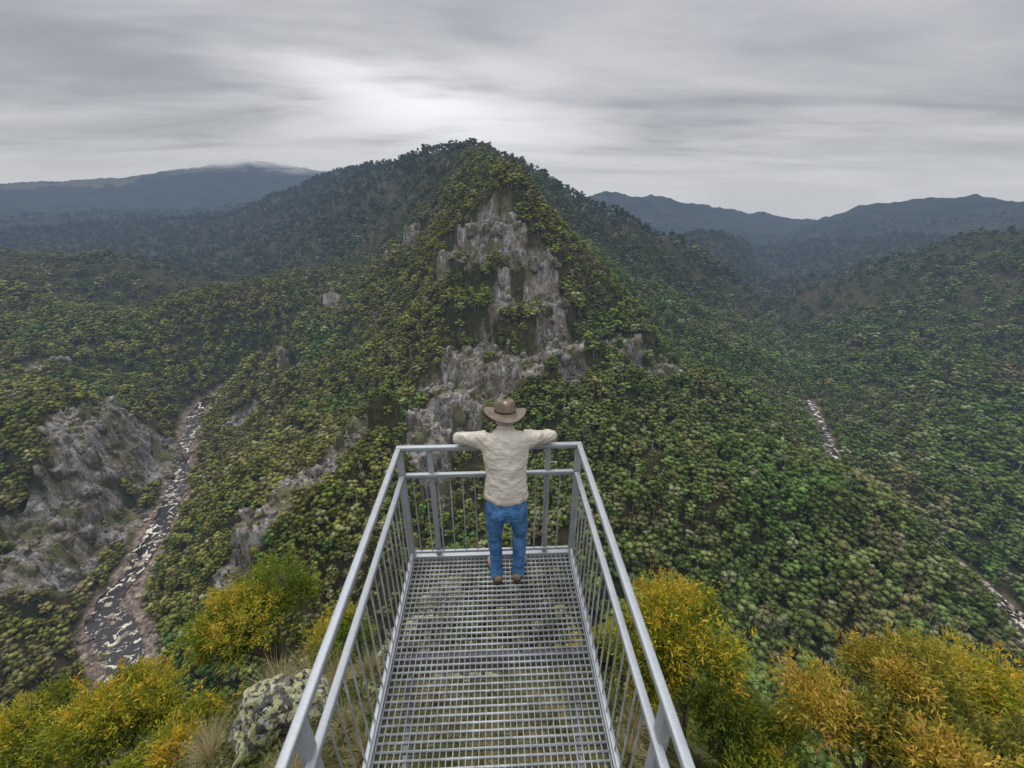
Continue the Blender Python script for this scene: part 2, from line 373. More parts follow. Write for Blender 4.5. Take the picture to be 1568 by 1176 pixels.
def tree_mesh(name,seed,tall=1.0,lobes=7,cards=14,spread=.22,base=.42,dead=False):
    r=np.random.default_rng(seed);V=[];F=[];T=[];mi=[]
    rad0=.022 if dead else .013;n=4;bend=r.normal(0,.02,2);hs=[0,.4,.9]
    for k,h in enumerate(hs):
        for j in range(n):
            a=2*math.pi*j/n;rd=rad0*(1-.75*h);V.append((bend[0]*h*2+rd*math.cos(a),bend[1]*h*2+rd*math.sin(a),h*tall));T.append(1)
    for k in range(2):
        for j in range(n):
            a=k*n+j;c=k*n+(j+1)%n;F+= [(a,c,c+n),(a,c+n,a+n)];mi+=[1,1]
    nv=len(V)
    nb=lobes if not dead else 9
    cents=[]
    for k in range(nb):
        u=(k+.5)/nb;h=base+(1-base-.1)*u+r.normal(0,.03)
        sp=spread*(1.0-.65*abs(u-.35));a=k*2.4+r.uniform(-.6,.6);d=sp*r.uniform(.45,1)*(.6 if dead else 1)
        cents.append((d*math.cos(a),d*math.sin(a),h))
    for (cx,cy,cz) in cents:
        z0=max(.15,cz-.2);w=.008 if dead else .006
        V+=[(-w,0,z0),(w,0,z0),(cx,cy,cz),(0,w,z0)];T+=[1]*4;F+=[(nv,nv+1,nv+2),(nv+1,nv+3,nv+2)];mi+=[1,1];nv+=4
        if dead: continue
        ls=r.uniform(.11,.18);tl=r.uniform(.85,1.15)
        iv,fi=ICO[1];dv=iv*(1+r.normal(0,.15,(len(iv),1)))*np.array([ls*.9,ls*.9,ls*.65])+np.array([cx,cy,cz])
        V+=[tuple(q) for q in dv];T+=[tl*(.6+.55*max(0,q[2])) for q in iv];F+=[tuple(q+nv) for q in fi];mi+=[0]*len(fi);nv+=len(dv)  # lobe tint darker underneath: crown shade put into the colour
        for _ in range(cards):
            q=r.normal(size=3);q/=np.linalg.norm(q);q[2]=abs(q[2])*.9-.2
            rad=r.uniform(.85,1.08);c=np.array([cx,cy,cz])+q*rad*np.array([ls,ls,ls*.75])
            u=r.normal(size=3);u-=q*(u@q)*.7;u/=np.linalg.norm(u);w2=np.cross(u,q+r.normal(size=3)*.35);w2/=np.linalg.norm(w2)
            s1=r.uniform(.03,.065);s2=s1*r.uniform(.5,.9)
            V+=[tuple(c-u*s1),tuple(c+w2*s2),tuple(c+u*s1),tuple(c-w2*s2*.8)]
            tt=tl*r.uniform(.85,1.3)*(1.0+.25*q[2]);T+=[tt]*4  # leaf clumps tinted lighter towards the top, light from above painted in
            F+=[(nv,nv+1,nv+2),(nv,nv+2,nv+3)];mi+=[0,0];nv+=4
    me=mesh_np(name,V,np.array(F),3,None,False,{'tint':('FLOAT','POINT',np.array(T,np.float32))})
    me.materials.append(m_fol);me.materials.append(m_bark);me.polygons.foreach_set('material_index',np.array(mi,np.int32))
    return bpy.data.objects.new(name,me)
protos=[tree_mesh('tree_a',1),tree_mesh('tree_b',2,lobes=8,spread=.26,base=.38),tree_mesh('tree_c',3,lobes=6,spread=.17,base=.5),tree_mesh('tree_d',4,lobes=7,spread=.3,base=.35),tree_mesh('tree_e',5,lobes=9,spread=.2,base=.35),tree_mesh('tree_f_shrub',6,lobes=7,spread=.34,base=.16,cards=20),tree_mesh('tree_g_dead',7,dead=True)]
def scatter(N,r0,r1,a0=-68,a1=68):
    r=np.sqrt(rng.uniform(r0*r0,r1*r1,N));a=np.radians(rng.uniform(a0,a1,N));return r*np.sin(a),r*np.cos(a),r
PX=[];PS=[];PP=[]
def add(N,r0,r1,s0,s1):
    x,y,r=scatter(N,r0,r1)
    z=samp(Hg,x,y);rk=samp(Rg,x,y);rd=samp(Bg,x,y);u=rng.uniform(0,1,N)
    k=(rd>bedw(x,y)-1+rng.uniform(0,5,N))&((rk<.35)|(u<.20))
    thin=fbm(x,y,60,3,77);k&=(u<.45+1.3*thin)
    k&=~pasture(x,y)
    x,y,z,rk,N=x[k],y[k],z[k],rk[k],k.sum()
    s=rng.uniform(s0,s1,N)*(.6+.8*fbm(x,y,80,2,88))
    pk=rng.integers(0,6,N);pk[rng.uniform(0,1,N)<.055]=6
    low=rk>.35;s[low]*=.42;pk[low]=5
    PX.append(np.stack([x,y,z-.05*s],-1));PP.append(pk)
    wid=rng.uniform(.85,1.5,N);hh=s*rng.uniform(.7,1.35,N);dead=pk==6;wid[dead]=.7;hh[dead]*=1.35
    PS.append(np.stack([s*wid,s*wid,hh],-1))
add(10500,75,420,8,14)
add(31000,400,950,9,15.5)
add(27000,930,2400,13,20)
add(5000,2300,3200,15,20)
PX=np.vstack(PX);PS=np.vstack(PS);PP=np.concatenate(PP)
instancer('forest',PX,rng.uniform(0,6.28,len(PX)),PS,PP,protos)
def rock_obj(name,sub,seed,mat,**k):
    v,f=rock_verts(sub,seed,**k);return bpy.data.objects.new(name,mesh_np(name,v,f,3,mat,False))
cr=[rock_obj('crag_%d'%i,4,100+i,m_rock,nplanes=20,rough=.15,scale=(.95,.8,1.05),prism=True,freq=2.4) for i in range(7)]
x,y,r=scatter(150000,150,760);rk=samp(Rg,x,y);k=rk>.6;x,y=x[k],y[k]
k=rng.permutation(len(x))[:1050];x,y=x[k],y[k];z=samp(Hg,x,y);s=2.0+rng.uniform(0,1,len(x))**1.8*9.0
r3=np.stack([rng.normal(0,.12,len(x)),rng.normal(0,.12,len(x)),rng.normal(0,.9,len(x))],-1)
instancer('cliff_crags',np.stack([x,y,z-.35*s],-1),None,np.stack([s,s,s*rng.uniform(.75,1.5,len(x))],-1),rng.integers(0,7,len(x)),cr,r3)
# river
def ribbon(name,line,mat,dz):
    L=catmull(line,6);n=len(L);t=np.gradient(L[:,:2],axis=0);t/=np.linalg.norm(t,axis=1)[:,None];nn=np.stack([-t[:,1],t[:,0]],-1)
    s=np.arange(n)*6.0;bw=bedw(L[:,0],L[:,1]);off=(fbm(s,s*0,50,2,5)-.5)*bw*1.0;w=bw*.5*(.6+.8*fbm(s,s*0+9,30,2,8))
    cols=7;V=[];u=np.linspace(-1,1,cols)
    for i in range(n):
        for q in u: V.append((*(L[i,:2]+nn[i]*(off[i]+w[i]*q)),L[i,2]+dz))
    idx=np.arange(n*cols).reshape(n,cols);F=np.stack([idx[:-1,:-1],idx[:-1,1:],idx[1:,1:],idx[1:,:-1]],-1).reshape(-1,4)
    return link(bpy.data.objects.new(name,mesh_np(name,V,F,4,mat,True)))
ribbon('river',river,m_water,.95)
bp=[];
for q in range(6200):
    i=rng.integers(0,len(rv)-1);c=rv[i];t=rv[i+1]-rv[i];t/=np.linalg.norm(t);bw=float(bedw(c[0],c[1]));o=rng.normal(0,.6*bw)
    if abs(o)>bw or math.hypot(c[0],c[1])>640: continue
    if abs(o)<.35*bw and rng.uniform()<.55: continue
    p=c[:2]+t[:2]*rng.uniform(0,9)+np.array([-t[1],t[0]])*o;bp.append(p)
bp=np.array(bp);z=samp(Hg,bp[:,0],bp[:,1]);s=.6+rng.uniform(0,1,len(bp))**3*3.8
br=[rock_obj('boulder_%d'%i,2,200+i,m_bould,nplanes=12,rough=.05,scale=(1,.8,.6)) for i in range(5)]
instancer('river_boulders',np.stack([bp[:,0],bp[:,1],z+.3],-1),rng.uniform(0,6.28,len(bp)),s,rng.integers(0,5,len(bp)),br)

# ------------------------------------------------------------------ near vegetation
def leaf_material(name):
    m,nt=new_mat(name);b=NB(nt);c=b.n('ShaderNodeAttribute',attribute_name='col').outputs['Color']
    d=b.pbsdf(c,.6,spec=.3);t=b.n('ShaderNodeBsdfTranslucent');b.l(c,t.inputs[0])
    mx=b.n('ShaderNodeMixShader',i_0=.35);b.l(d,mx.inputs[1]);b.l(t.outputs[0],mx.inputs[2]);b.out(mx.outputs[0]);return m
m_leaf=leaf_material('shrub_leaf')
m_twig,nt=new_mat('twig_bark');b=NB(nt);b.out(b.pbsdf(b.mix(b.noise(b.obj(),30),(.10,.07,.05),(.22,.17,.13)),.9))
def tube_pts(path,rads,n=6):
    V=[];F=[];path=[np.array(p,float) for p in path]
    for i,p in enumerate(path):
        t=path[min(i+1,len(path)-1)]-path[max(i-1,0)];t/=np.linalg.norm(t)+1e-9
        a=np.cross(t,[0,0,1]) if abs(t[2])<.95 else np.cross(t,[1,0,0]);a/=np.linalg.norm(a);c=np.cross(t,a)
        for j in range(n):
            an=2*math.pi*j/n;V.append(p+rads[i]*(a*math.cos(an)+c*math.sin(an)))
    for i in range(len(path)-1):
        for j in range(n): F.append((i*n+j,i*n+(j+1)%n,(i+1)*n+(j+1)%n,(i+1)*n+j))
    return V,F
def bush(name,root,crown_c,rx,ry,rz,nlobes,tips,leaves,pal,seed,leaf=(.08,.0095)):
    r=np.random.default_rng(seed);root=np.array(root,float);cc=np.array(crown_c,float)
    lob=[]
    for k in range(nlobes):
        q=r.normal(size=3);q/=np.linalg.norm(q);q[2]=abs(q[2])*.9-.15
        c=cc+q*np.array([rx,ry,rz])*r.uniform(.35,.85);lob.append((c,r.uniform(.2,.42),r.uniform(-.24,.24)))
    lob.append((cc,.6,0))
    TP=[];TD=[];TL=[]
    for _ in range(tips):
        c,s,lt=lob[r.integers(0,len(lob))];q=r.normal(size=3);q/=np.linalg.norm(q)
        if q[2]<-.55: q[2]*=-1
        rad=r.uniform(.5,1.12)*(1+.25*max(0,r.normal()))
        TP.append(c+q*np.array([rx,ry,rz])*s*rad);d=q+np.array([0,0,.75]);TD.append(d/np.linalg.norm(d));TL.append(lt)
    TP=np.array(TP);TD=np.array(TD);TL=np.array(TL)
    N=tips*leaves;ti=np.repeat(np.arange(tips),leaves)
    off=r.normal(0,.035,(N,3));ax=TD[ti]+r.normal(0,.5,(N,3));ax/=np.linalg.norm(ax,axis=1)[:,None]
    base=TP[ti]+off-TD[ti]*r.uniform(0,.16,(N,1))
    L=leaf[0]*r.uniform(.6,1.4,(N,1));W=leaf[1]*r.uniform(.7,1.3,(N,1))
    sd=np.cross(ax,r.normal(size=(N,3)));sd/=np.linalg.norm(sd,axis=1)[:,None]
    droop=np.array([0,0,-1.])*L*.18
    v0=base;v1=base+ax*L*.5+sd*W;v2=base+ax*L+droop;v3=base+ax*L*.5-sd*W
    V=np.stack([v0,v1,v2,v3],1).reshape(-1,3);F=np.arange(N*4).reshape(N,4)
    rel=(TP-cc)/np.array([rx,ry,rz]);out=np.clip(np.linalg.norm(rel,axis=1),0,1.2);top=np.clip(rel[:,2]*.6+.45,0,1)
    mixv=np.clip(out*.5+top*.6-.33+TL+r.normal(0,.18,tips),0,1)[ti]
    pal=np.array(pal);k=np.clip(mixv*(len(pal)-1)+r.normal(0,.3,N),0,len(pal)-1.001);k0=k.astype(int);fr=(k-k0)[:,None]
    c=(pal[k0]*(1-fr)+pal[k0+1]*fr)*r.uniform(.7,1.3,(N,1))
    c4=np.repeat(np.concatenate([c,np.ones((N,1))],1),4,axis=0).astype(np.float32)
    me=mesh_np(name+'_leaves',V,F,4,m_leaf,False,{'col':('FLOAT_COLOR','POINT',c4)})
    BV=[];BF=[]
    def addt(path,rads,n=5):
        v,f=tube_pts(path,rads,n);o=len(BV);BV.extend(v);BF.extend([tuple(x+o for x in q) for q in f])
    hub=root*.55+cc*.45
    addt([root,(root+hub)/2+r.normal(0,.05,3),hub],[.055,.045,.035])
    for c,s,lt in lob:
        mid=(hub+c)/2+r.normal(0,.08,3);addt([hub,mid,c],[.03,.02,.012])
        near=np.argsort(((TP-c)**2).sum(1))[:40]
        for t in near[::2]: addt([c,(c+TP[t])/2+r.normal(0,.03,3),TP[t]],[.008,.006,.003],4)
    me2=mesh_np(name+'_branches',np.array(BV),np.array(BF),4,m_twig,True)
    e=link(bpy.data.objects.new(name,None));e.location=tuple(root)
    for nm,m in (('leaves',me),('branches',me2)):
        o=link(bpy.data.objects.new(name+'_'+nm,m),e);o.location=tuple(-root)
    return e
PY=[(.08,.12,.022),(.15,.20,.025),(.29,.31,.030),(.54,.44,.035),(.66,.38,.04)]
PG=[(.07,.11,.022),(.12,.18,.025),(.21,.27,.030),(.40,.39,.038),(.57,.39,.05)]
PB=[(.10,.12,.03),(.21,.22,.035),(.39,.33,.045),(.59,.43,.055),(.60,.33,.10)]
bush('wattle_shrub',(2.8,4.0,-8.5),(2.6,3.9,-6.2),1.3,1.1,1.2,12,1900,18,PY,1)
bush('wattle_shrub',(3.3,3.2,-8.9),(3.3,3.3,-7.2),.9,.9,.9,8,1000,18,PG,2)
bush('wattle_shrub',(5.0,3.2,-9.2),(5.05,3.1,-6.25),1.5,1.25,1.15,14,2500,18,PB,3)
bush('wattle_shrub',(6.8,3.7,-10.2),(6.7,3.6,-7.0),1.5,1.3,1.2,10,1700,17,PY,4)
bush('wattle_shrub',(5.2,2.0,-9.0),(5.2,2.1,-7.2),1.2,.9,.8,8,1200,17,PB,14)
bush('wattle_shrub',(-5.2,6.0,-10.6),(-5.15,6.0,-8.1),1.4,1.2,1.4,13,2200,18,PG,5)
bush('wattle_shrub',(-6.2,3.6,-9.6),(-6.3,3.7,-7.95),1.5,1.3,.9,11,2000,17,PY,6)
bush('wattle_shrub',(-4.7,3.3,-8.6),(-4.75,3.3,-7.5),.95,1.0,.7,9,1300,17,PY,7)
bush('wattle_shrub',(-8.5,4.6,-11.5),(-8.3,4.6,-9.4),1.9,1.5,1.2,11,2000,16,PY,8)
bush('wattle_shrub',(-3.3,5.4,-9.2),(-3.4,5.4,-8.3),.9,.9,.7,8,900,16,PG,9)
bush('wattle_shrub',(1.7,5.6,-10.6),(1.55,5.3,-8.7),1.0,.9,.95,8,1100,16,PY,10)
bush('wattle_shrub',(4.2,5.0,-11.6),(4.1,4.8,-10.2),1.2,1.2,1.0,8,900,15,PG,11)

m_nrock,nt=new_mat('lichen_rock');b=NB(nt);p=b.pos()
n1=b.noise(p,3,6,.65);n2=b.noise(p,14,6,.7);n3=b.noise(p,4.5,6,.7,1.0);n4=b.noise(p,40,4,.7)
c=b.mix(b.ramp(n1,.35,.65),(.10,.09,.08),(.27,.25,.22));c=b.mix(b.ramp(n2,.47,.35),c,(.025,.023,.02))
lf=b.math('MULTIPLY',b.ramp(b.math('ADD',n3,b.math('MULTIPLY',b.math('SUBTRACT',n2,.5),.8)),.49,.51),b.ramp(n4,.25,.45))
c=b.mix(lf,c,(.60,.61,.32));c=b.mix(b.ramp(b.noise(p,8,5,.7,1.),.58,.61),c,(.70,.70,.62))
b.out(b.pbsdf(c,.9,b.math('ADD',n1,b.math('MULTIPLY',n2,.6)),1.0,.18,spec=.15))
def near_rock(loc,s,seed,rot=0):
    v,f=rock_verts(5,seed,nplanes=20,rough=.22,freq=2.2);o=link(bpy.data.objects.new('boulder',mesh_np('boulder',v,f,3,m_nrock,False)))
    o.location=loc;o.scale=s;o.rotation_euler=(.15,.2,rot);return o
near_rock((-2.6,2.8,-5.3),(.74,.56,.55),301,.5);near_rock((-2.5,2.05,-5.6),(.5,.42,.34),302,1.5);near_rock((-3.3,2.2,-5.95),(.5,.42,.33),303)
near_rock((-1.3,3.8,-5.6),(.40,.36,.66),304,.3);near_rock((-1.2,4.6,-6.2),(.46,.42,1.0),305,1.1);near_rock((-1.75,3.2,-5.9),(.42,.34,.4),306,2.)
near_rock((-.7,3.4,-6.0),(.6,.5,.4),307,.9);near_rock((-1.8,4.1,-6.5),(.42,.4,.55),308,.2)

m_grass=leaf_material('tussock_blade')
def tuft(name,loc,nb,h,seed):
    r=np.random.default_rng(seed);V=[];F=[];Cc=[]
    for i in range(nb):
        a=r.uniform(0,6.28);o=np.array([math.cos(a),math.sin(a),0]);base=o*r.uniform(0,.07);lean=r.uniform(.1,.9);hh=h*r.uniform(.5,1.1);s=np.cross(o,[0,0,1])*.003
        col=np.array([.60,.48,.27])*r.uniform(.5,1.2) if r.random()<.78 else np.array([.17,.20,.06])
        k0=len(V)
        for j in range(4):
            t=j/3;p=base+o*lean*hh*t*t*.8+np.array([0,0,hh*(t-.35*lean*t*t)]);w=(1-t*.9);V+=[p-s*w,p+s*w];Cc+=[(*col,1)]*2
        for j in range(3): F.append((k0+2*j,k0+2*j+1,k0+2*j+3,k0+2*j+2))
    o=link(bpy.data.objects.new(name,mesh_np(name,np.array(V),np.array(F),4,m_grass,False,{'col':('FLOAT_COLOR','POINT',np.array(Cc,np.float32))})));o.location=loc
for i,(x,y,h) in enumerate([(-3.05,3.4,.75),(-3.4,3.7,.75),(-3.0,1.95,.5),(-2.5,1.6,.4),(-1.7,2.5,.4),(-1.4,2.2,.35),(-3.7,2.9,.55),(-1.9,3.6,.45),(-1.5,4.2,.5),(1.3,2.6,.4),(1.6,3.2,.45),(-2.3,3.5,.55),(-.9,3.0,.4),(-2.0,2.0,.4),(-3.6,4.1,.65),(-.3,2.2,.3),(.5,2.9,.35),(-2.8,3.7,.7),(-3.4,2.6,.5)]):
    tuft('grass_tuft',(x,y,hz(x,y)),360,h,400+i)
r=np.random.default_rng(900);N=110000
gx=r.uniform(-8,8,N);gy=r.uniform(.3,11,N);gz=samp(Hg,gx,gy);k=(fbm(gx,gy,.9,3,12)>.44)&(~((np.abs(gx)<1)&(r.uniform(0,1,N)<.5)));gx,gy,gz=gx[k],gy[k],gz[k];N=len(gx)
bump=fbm(gx,gy,.7,2,19)
base=np.stack([gx,gy,gz+r.uniform(0,.45,N)*bump],-1);ax=r.normal(0,.7,(N,3))+np.array([0,0,.6]);ax/=np.linalg.norm(ax,axis=1)[:,None];sd=np.cross(ax,r.normal(size=(N,3)));sd/=np.linalg.norm(sd,axis=1)[:,None]
L=r.uniform(.04,.11,(N,1));V=np.stack([base,base+ax*L*.5+sd*.013,base+ax*L,base+ax*L*.5-sd*.013],1).reshape(-1,3)
pal=np.array([(.08,.12,.025),(.13,.17,.03),(.22,.19,.07),(.06,.08,.025)]);c=pal[r.integers(0,4,N)]*r.uniform(.6,1.3,(N,1));c4=np.repeat(np.concatenate([c,np.ones((N,1))],1),4,axis=0).astype(np.float32)
link(bpy.data.objects.new('ground_cover',mesh_np('ground_cover',V,np.arange(N*4),4,m_leaf,False,{'col':('FLOAT_COLOR','POINT',c4)})))

# ------------------------------------------------------------------ platform
m_galv,nt=new_mat('galvanised_steel');b=NB(nt);p=b.obj()
n=b.noise(p,9,4,.6);v=b.n('ShaderNodeTexVoronoi');b.l(p,v.inputs['Vector']);v.inputs['Scale'].default_value=70
c=b.mix(n,(.28,.30,.32),(.48,.50,.52));c=b.mix(b.math('MULTIPLY',v.outputs['Distance'],.3),c,(.22,.24,.26))
b.out(b.pbsdf(c,b.math('ADD',.45,b.math('MULTIPLY',n,.25)),metal=.5,spec=.5))
m_galv2,nt=new_mat('weathered_galvanised');b=NB(nt);p=b.obj();n=b.noise(p,3,5,.7);nb2=b.noise(p,25,3,.6)
b.out(b.pbsdf(b.mix(b.ramp(b.math('ADD',b.math('MULTIPLY',n,.7),b.math('MULTIPLY',nb2,.3)),.35,.65),(.24,.245,.25),(.50,.51,.51)),.55,metal=.3,spec=.4))
plat=link(bpy.data.objects.new('lookout_platform',None));plat.location=(-.063,0,-3.05);plat.rotation_euler=(0,0,math.radians(2.33))
class Boxes:
    def __init__(s): s.V=[];s.F=[]
    def box(s,x0,x1,y0,y1,z0,z1):
        o=len(s.V);s.V+=[(x0,y0,z0),(x1,y0,z0),(x1,y1,z0),(x0,y1,z0),(x0,y0,z1),(x1,y0,z1),(x1,y1,z1),(x0,y1,z1)]
        s.F+=[tuple(o+i for i in q) for q in ((0,3,2,1),(4,5,6,7),(0,1,5,4),(1,2,6,5),(2,3,7,6),(3,0,4,7))]
    def cyl(s,a,c,r,n=8):
        v,f=tube_pts([a,c],[r,r],n);o=len(s.V);s.V+=[tuple(q) for q in v];s.F+=[tuple(o+i for i in q) for q in f]
    def obj(s,name,mat,bev=0,parent=None):
        me=mesh_np(name,np.array(s.V),np.array(s.F),4,mat);o=link(bpy.data.objects.new(name,me),parent or plat)
        if bev: md=o.modifiers.new('b','BEVEL');md.width=bev;md.segments=2
        return o
W=.73;YF=2.92;YB=-3.2
g=Boxes()
nx_=36
for i in range(nx_+1):
    x=-W+.03+(2*W-.06)*i/nx_;g.box(x-.0028,x+.0028,YB,YF-.03,-.030,-.0015)
y=YB+.02
while y<YF-.04:
    g.box(-W+.02,W-.02,y-.005,y+.005,-.022,0.0);y+=.046
g.obj('grating',m_galv2)
g=Boxes()
for yj in (1.42,-.6): g.box(-W+.024,W-.024,yj-.004,yj+.004,-.032,.003)
g.obj('grating_edge_band',m_galv)
f=Boxes()
for sx in (-1,1):
    x=sx*W;f.box(min(x-.022,x+.022),max(x-.022,x+.022),YB,YF-.03,-.16,.012)
f.box(-W-.022,W+.022,YF-.028,YF+.02,-.16,.014)
for yc in (2.0,.8,-.5,-1.8): f.box(-W+.024,W-.024,yc-.02,yc+.02,-.16,-.034)
f.obj('deck_frame',m_galv,.003)
RH=1.18;MH=.93
t=Boxes()
for sx in (-1,1):
    x=sx*W;t.box(x-.022,x+.022,YB,YF-.024,RH-.04,RH)
t.box(-W-.022,W+.022,YF-.022,YF+.024,RH-.04,RH+.001)
t.obj('top_rail',m_galv,.008)
t=Boxes()
for sx in (-1,1):
    x=sx*(W-.012);t.box(x-.02,x+.02,YB,YF-.045,MH-.035,MH);t.box(x-.012,x+.012,YB,YF-.045,.06,.085)
t.box(-W+.035,W-.035,YF-.043,YF-.005,MH-.035,MH+.001);t.box(-W+.035,W-.035,YF-.035,YF-.011,.06,.085)
t.obj('infill_rails',m_galv,.005)
po=Boxes()
for sx in (-1,1):
    for yy in (YF,1.0,-.95,-2.9):
        x=sx*W
        if yy==YF: po.box(x-.025,x+.025,YF-.026,YF+.026,-.1,RH-.042)
        else: po.box(x-.012 if sx>0 else x-.034,x+.034 if sx>0 else x+.012,yy-.03,yy+.03,-.14,RH-.042)
for xx in (-.49,.48): po.box(xx-.022,xx+.022,YF-.003,YF+.037,-.12,RH-.042)
po.obj('posts',m_galv,.004)
bal=Boxes()
for sx in (-1,1):
    y=YB+.05;x=sx*(W-.012)
    while y<YF-.07:
        if min(abs(y-q) for q in (1.0,-.95,-2.9))>.04: bal.cyl((x,y,.086),(x,y,MH-.036),.006)
        y+=.102
x=-W+.09
while x<W-.06: bal.cyl((x,YF-.023,.086),(x,YF-.023,MH-.036),.0055);x+=.102
bal.obj('balusters',m_galv2)
le=Boxes()
for sx in (-1,1):
    for yy in (.8,-1.8): le.cyl((sx*.6,yy,-.16),(sx*.6,yy,-1.9),.045,12)
    le.cyl((sx*.6,.8,-1.3),(sx*.6,2.0,-.16),.03,10)
le.obj('support_legs',m_galv2)

# ------------------------------------------------------------------ man
man=link(bpy.data.objects.new('man',None));man.location=(-.063,0,-3.05);man.rotation_euler=(0,0,math.radians(2.33))
MX=.125
def simple(name,c1,c2,sc,rough=.85,bs=.3,bd=.004,spec=.2,st=(1,1,1)):
    m,nt=new_mat(name);b=NB(nt);p=b.scale(b.obj(),st);n=b.noise(p,sc,5,.6,.5);n2=b.noise(p,sc*12,3,.6)
    b.out(b.pbsdf(b.mix(b.ramp(n,.3,.7),c1,c2),rough,b.math('ADD',n,b.math('MULTIPLY',n2,.15)),bs,bd,spec=spec));return m
m_shirt=simple('shirt_cotton',(.46,.41,.34),(.58,.53,.45),7,bs=1.0,bd=.035,st=(.7,.7,2.2))
m_jean=simple('denim',(.030,.10,.24),(.10,.23,.43),11,bs=.8,bd=.016,st=(1,1,1.6))
m_skin=simple('skin',(.42,.24,.17),(.52,.31,.22),20,.5)
m_hair=simple('grey_hair',(.28,.27,.25),(.5,.48,.45),60)
m_hat=simple('felt_hat',(.14,.115,.085),(.21,.17,.125),14)
m_band=simple('hat_band',(.05,.035,.025),(.08,.06,.04),20)
m_boot=simple('boot_leather',(.24,.15,.09),(.36,.24,.15),15,.6)
m_sole=simple('boot_sole',(.02,.02,.02),(.04,.04,.04),15)
def loft(rings,n=20):
    V=[];F=[];C=[np.array(r[0],float) for r in rings]
    for i,r in enumerate(rings):
        t=C[min(i+1,len(C)-1)]-C[max(i-1,0)];t/=np.linalg.norm(t)+1e-9
        if abs(t[2])>.5: a=np.array([1.,0,0])
        else: a=np.array([0,0,1.])
        c=np.cross(t,a);c/=np.linalg.norm(c);a=np.cross(c,t)
        for j in range(n):
            an=2*math.pi*j/n;V.append(C[i]+a*r[1]*math.cos(an)+c*r[2]*math.sin(an))
    m=len(rings)
    for i in range(m-1):
        for j in range(n): F.append((i*n+j,i*n+(j+1)%n,(i+1)*n+(j+1)%n,(i+1)*n+j))
    V+= [C[0],C[-1]];a,bq=m*n,m*n+1
    for j in range(n): F.append((a,(j+1)%n,j,j));F.append((bq,(m-1)*n+j,(m-1)*n+(j+1)%n,(m-1)*n+(j+1)%n))
    return V,F
def interp(rings,k=4):
    A=np.array([[*r[0],r[1],r[2]] for r in rings],float);out=[]
    for i in range(len(A)-1):
        p0=A[max(i-1,0)];p1=A[i];p2=A[i+1];p3=A[min(i+2,len(A)-1)]
        for j in range(k):
            t=j/k;q=.5*((2*p1)+(-p0+p2)*t+(2*p0-5*p1+4*p2-p3)*t*t+(-p0+3*p1-3*p2+p3)*t**3);out.append((q[:3],q[3],q[4]))
    out.append((A[-1][:3],A[-1][3],A[-1][4]));return out
def body(name,parts,mat,vox=.012,smooth=4,wr=0,wsize=.08):
    bm=bmesh.new()
    for V,F in parts:
        vs=[bm.verts.new(tuple(v)) for v in V]
        for f in F:
            u=list(dict.fromkeys(f))
            try: bm.faces.new([vs[i] for i in u])
            except ValueError: pass
    bmesh.ops.recalc_face_normals(bm,faces=bm.faces)
    me=bpy.data.meshes.new(name);bm.to_mesh(me);bm.free();me.materials.append(mat)
    o=link(bpy.data.objects.new(name,me),man);o.location=(MX,0,0)
    r=o.modifiers.new('r','REMESH');r.mode='VOXEL';r.voxel_size=vox;r.use_smooth_shade=True
    s=o.modifiers.new('s','SMOOTH');s.iterations=smooth;s.factor=.5
    if wr:
        tx=bpy.data.textures.new(name,'CLOUDS');tx.noise_scale=wsize;tx.noise_depth=2
        d=o.modifiers.new('d','DISPLACE');d.texture=tx;d.strength=wr;d.mid_level=.5;d.texture_coords='LOCAL'
    return o
tors=loft(interp([((0,2.575,.915),.146,.108),((0,2.58,.94),.170,.126),((0,2.60,1.01),.162,.118),((0,2.645,1.12),.154,.108),((0,2.705,1.24),.176,.112),((0,2.75,1.32),.178,.10),((0,2.78,1.365),.12,.078),((0,2.80,1.395),.07,.068)]),28)
parts=[tors]
for s in (-1,1):
    parts.append(loft(interp([((s*.09,2.76,1.305),.066,.072),((s*.165,2.77,1.312),.072,.068),((s*.235,2.805,1.300),.060,.058),((s*.31,2.86,1.276),.051,.050),((s*.370,2.905,1.258),.047,.047),((s*.35,2.94,1.250),.043,.044),((s*.25,2.96,1.243),.038,.040),((s*.165,2.975,1.238),.036,.037)]),18))
body('shirt',parts,m_shirt,.009,2,.022,.05)
body('shirt_collar',[loft(interp([((0,2.79,1.375),.076,.072),((0,2.805,1.405),.069,.064),((0,2.812,1.417),.065,.060)],2),20)],m_shirt,.006,2)
body('shirt_cuffs',[loft([((s*.19,2.972,1.239),.040,.041),((s*.155,2.976,1.238),.041,.042)],16) for s in (-1,1)],m_shirt,.005,2)
pel=loft(interp([((0,2.59,.96),.140,.100),((0,2.58,.92),.150,.110),((0,2.572,.86),.160,.122),((0,2.58,.81),.148,.11),((0,2.60,.79),.09,.08)]),26)
parts=[pel]
for s,ky,kx,ax,ay in ((-1,2.64,.094,-.088,2.655),(1,2.685,.110,.100,2.665)):
    parts.append(loft(interp([((s*.082,2.58,.86),.078,.105),((s*.090,2.60,.72),.076,.094),((s*(kx-.004),2.62,.60),.066,.080),((s*kx,ky,.48),.058,.064),((s*(kx-.004),2.65,.36),.055,.064),((s*(kx-.008),2.648,.22),.051,.058),((ax,ay,.11),.054,.062),((ax,ay,.05),.060,.070)]),20))
for s in (-1,1): 
    parts.append(loft([((s*.072,2.455,.885),.047,.010),((s*.074,2.447,.85),.047,.010),((s*.076,2.452,.81),.043,.010),((s*.076,2.460,.79),.02,.010)],16))
body('jeans',parts,m_jean,.007,2,.018,.05)
body('belt',[loft([((0,2.582,.925),.158,.114),((0,2.584,.95),.155,.112)],28)],m_band,.008,2)
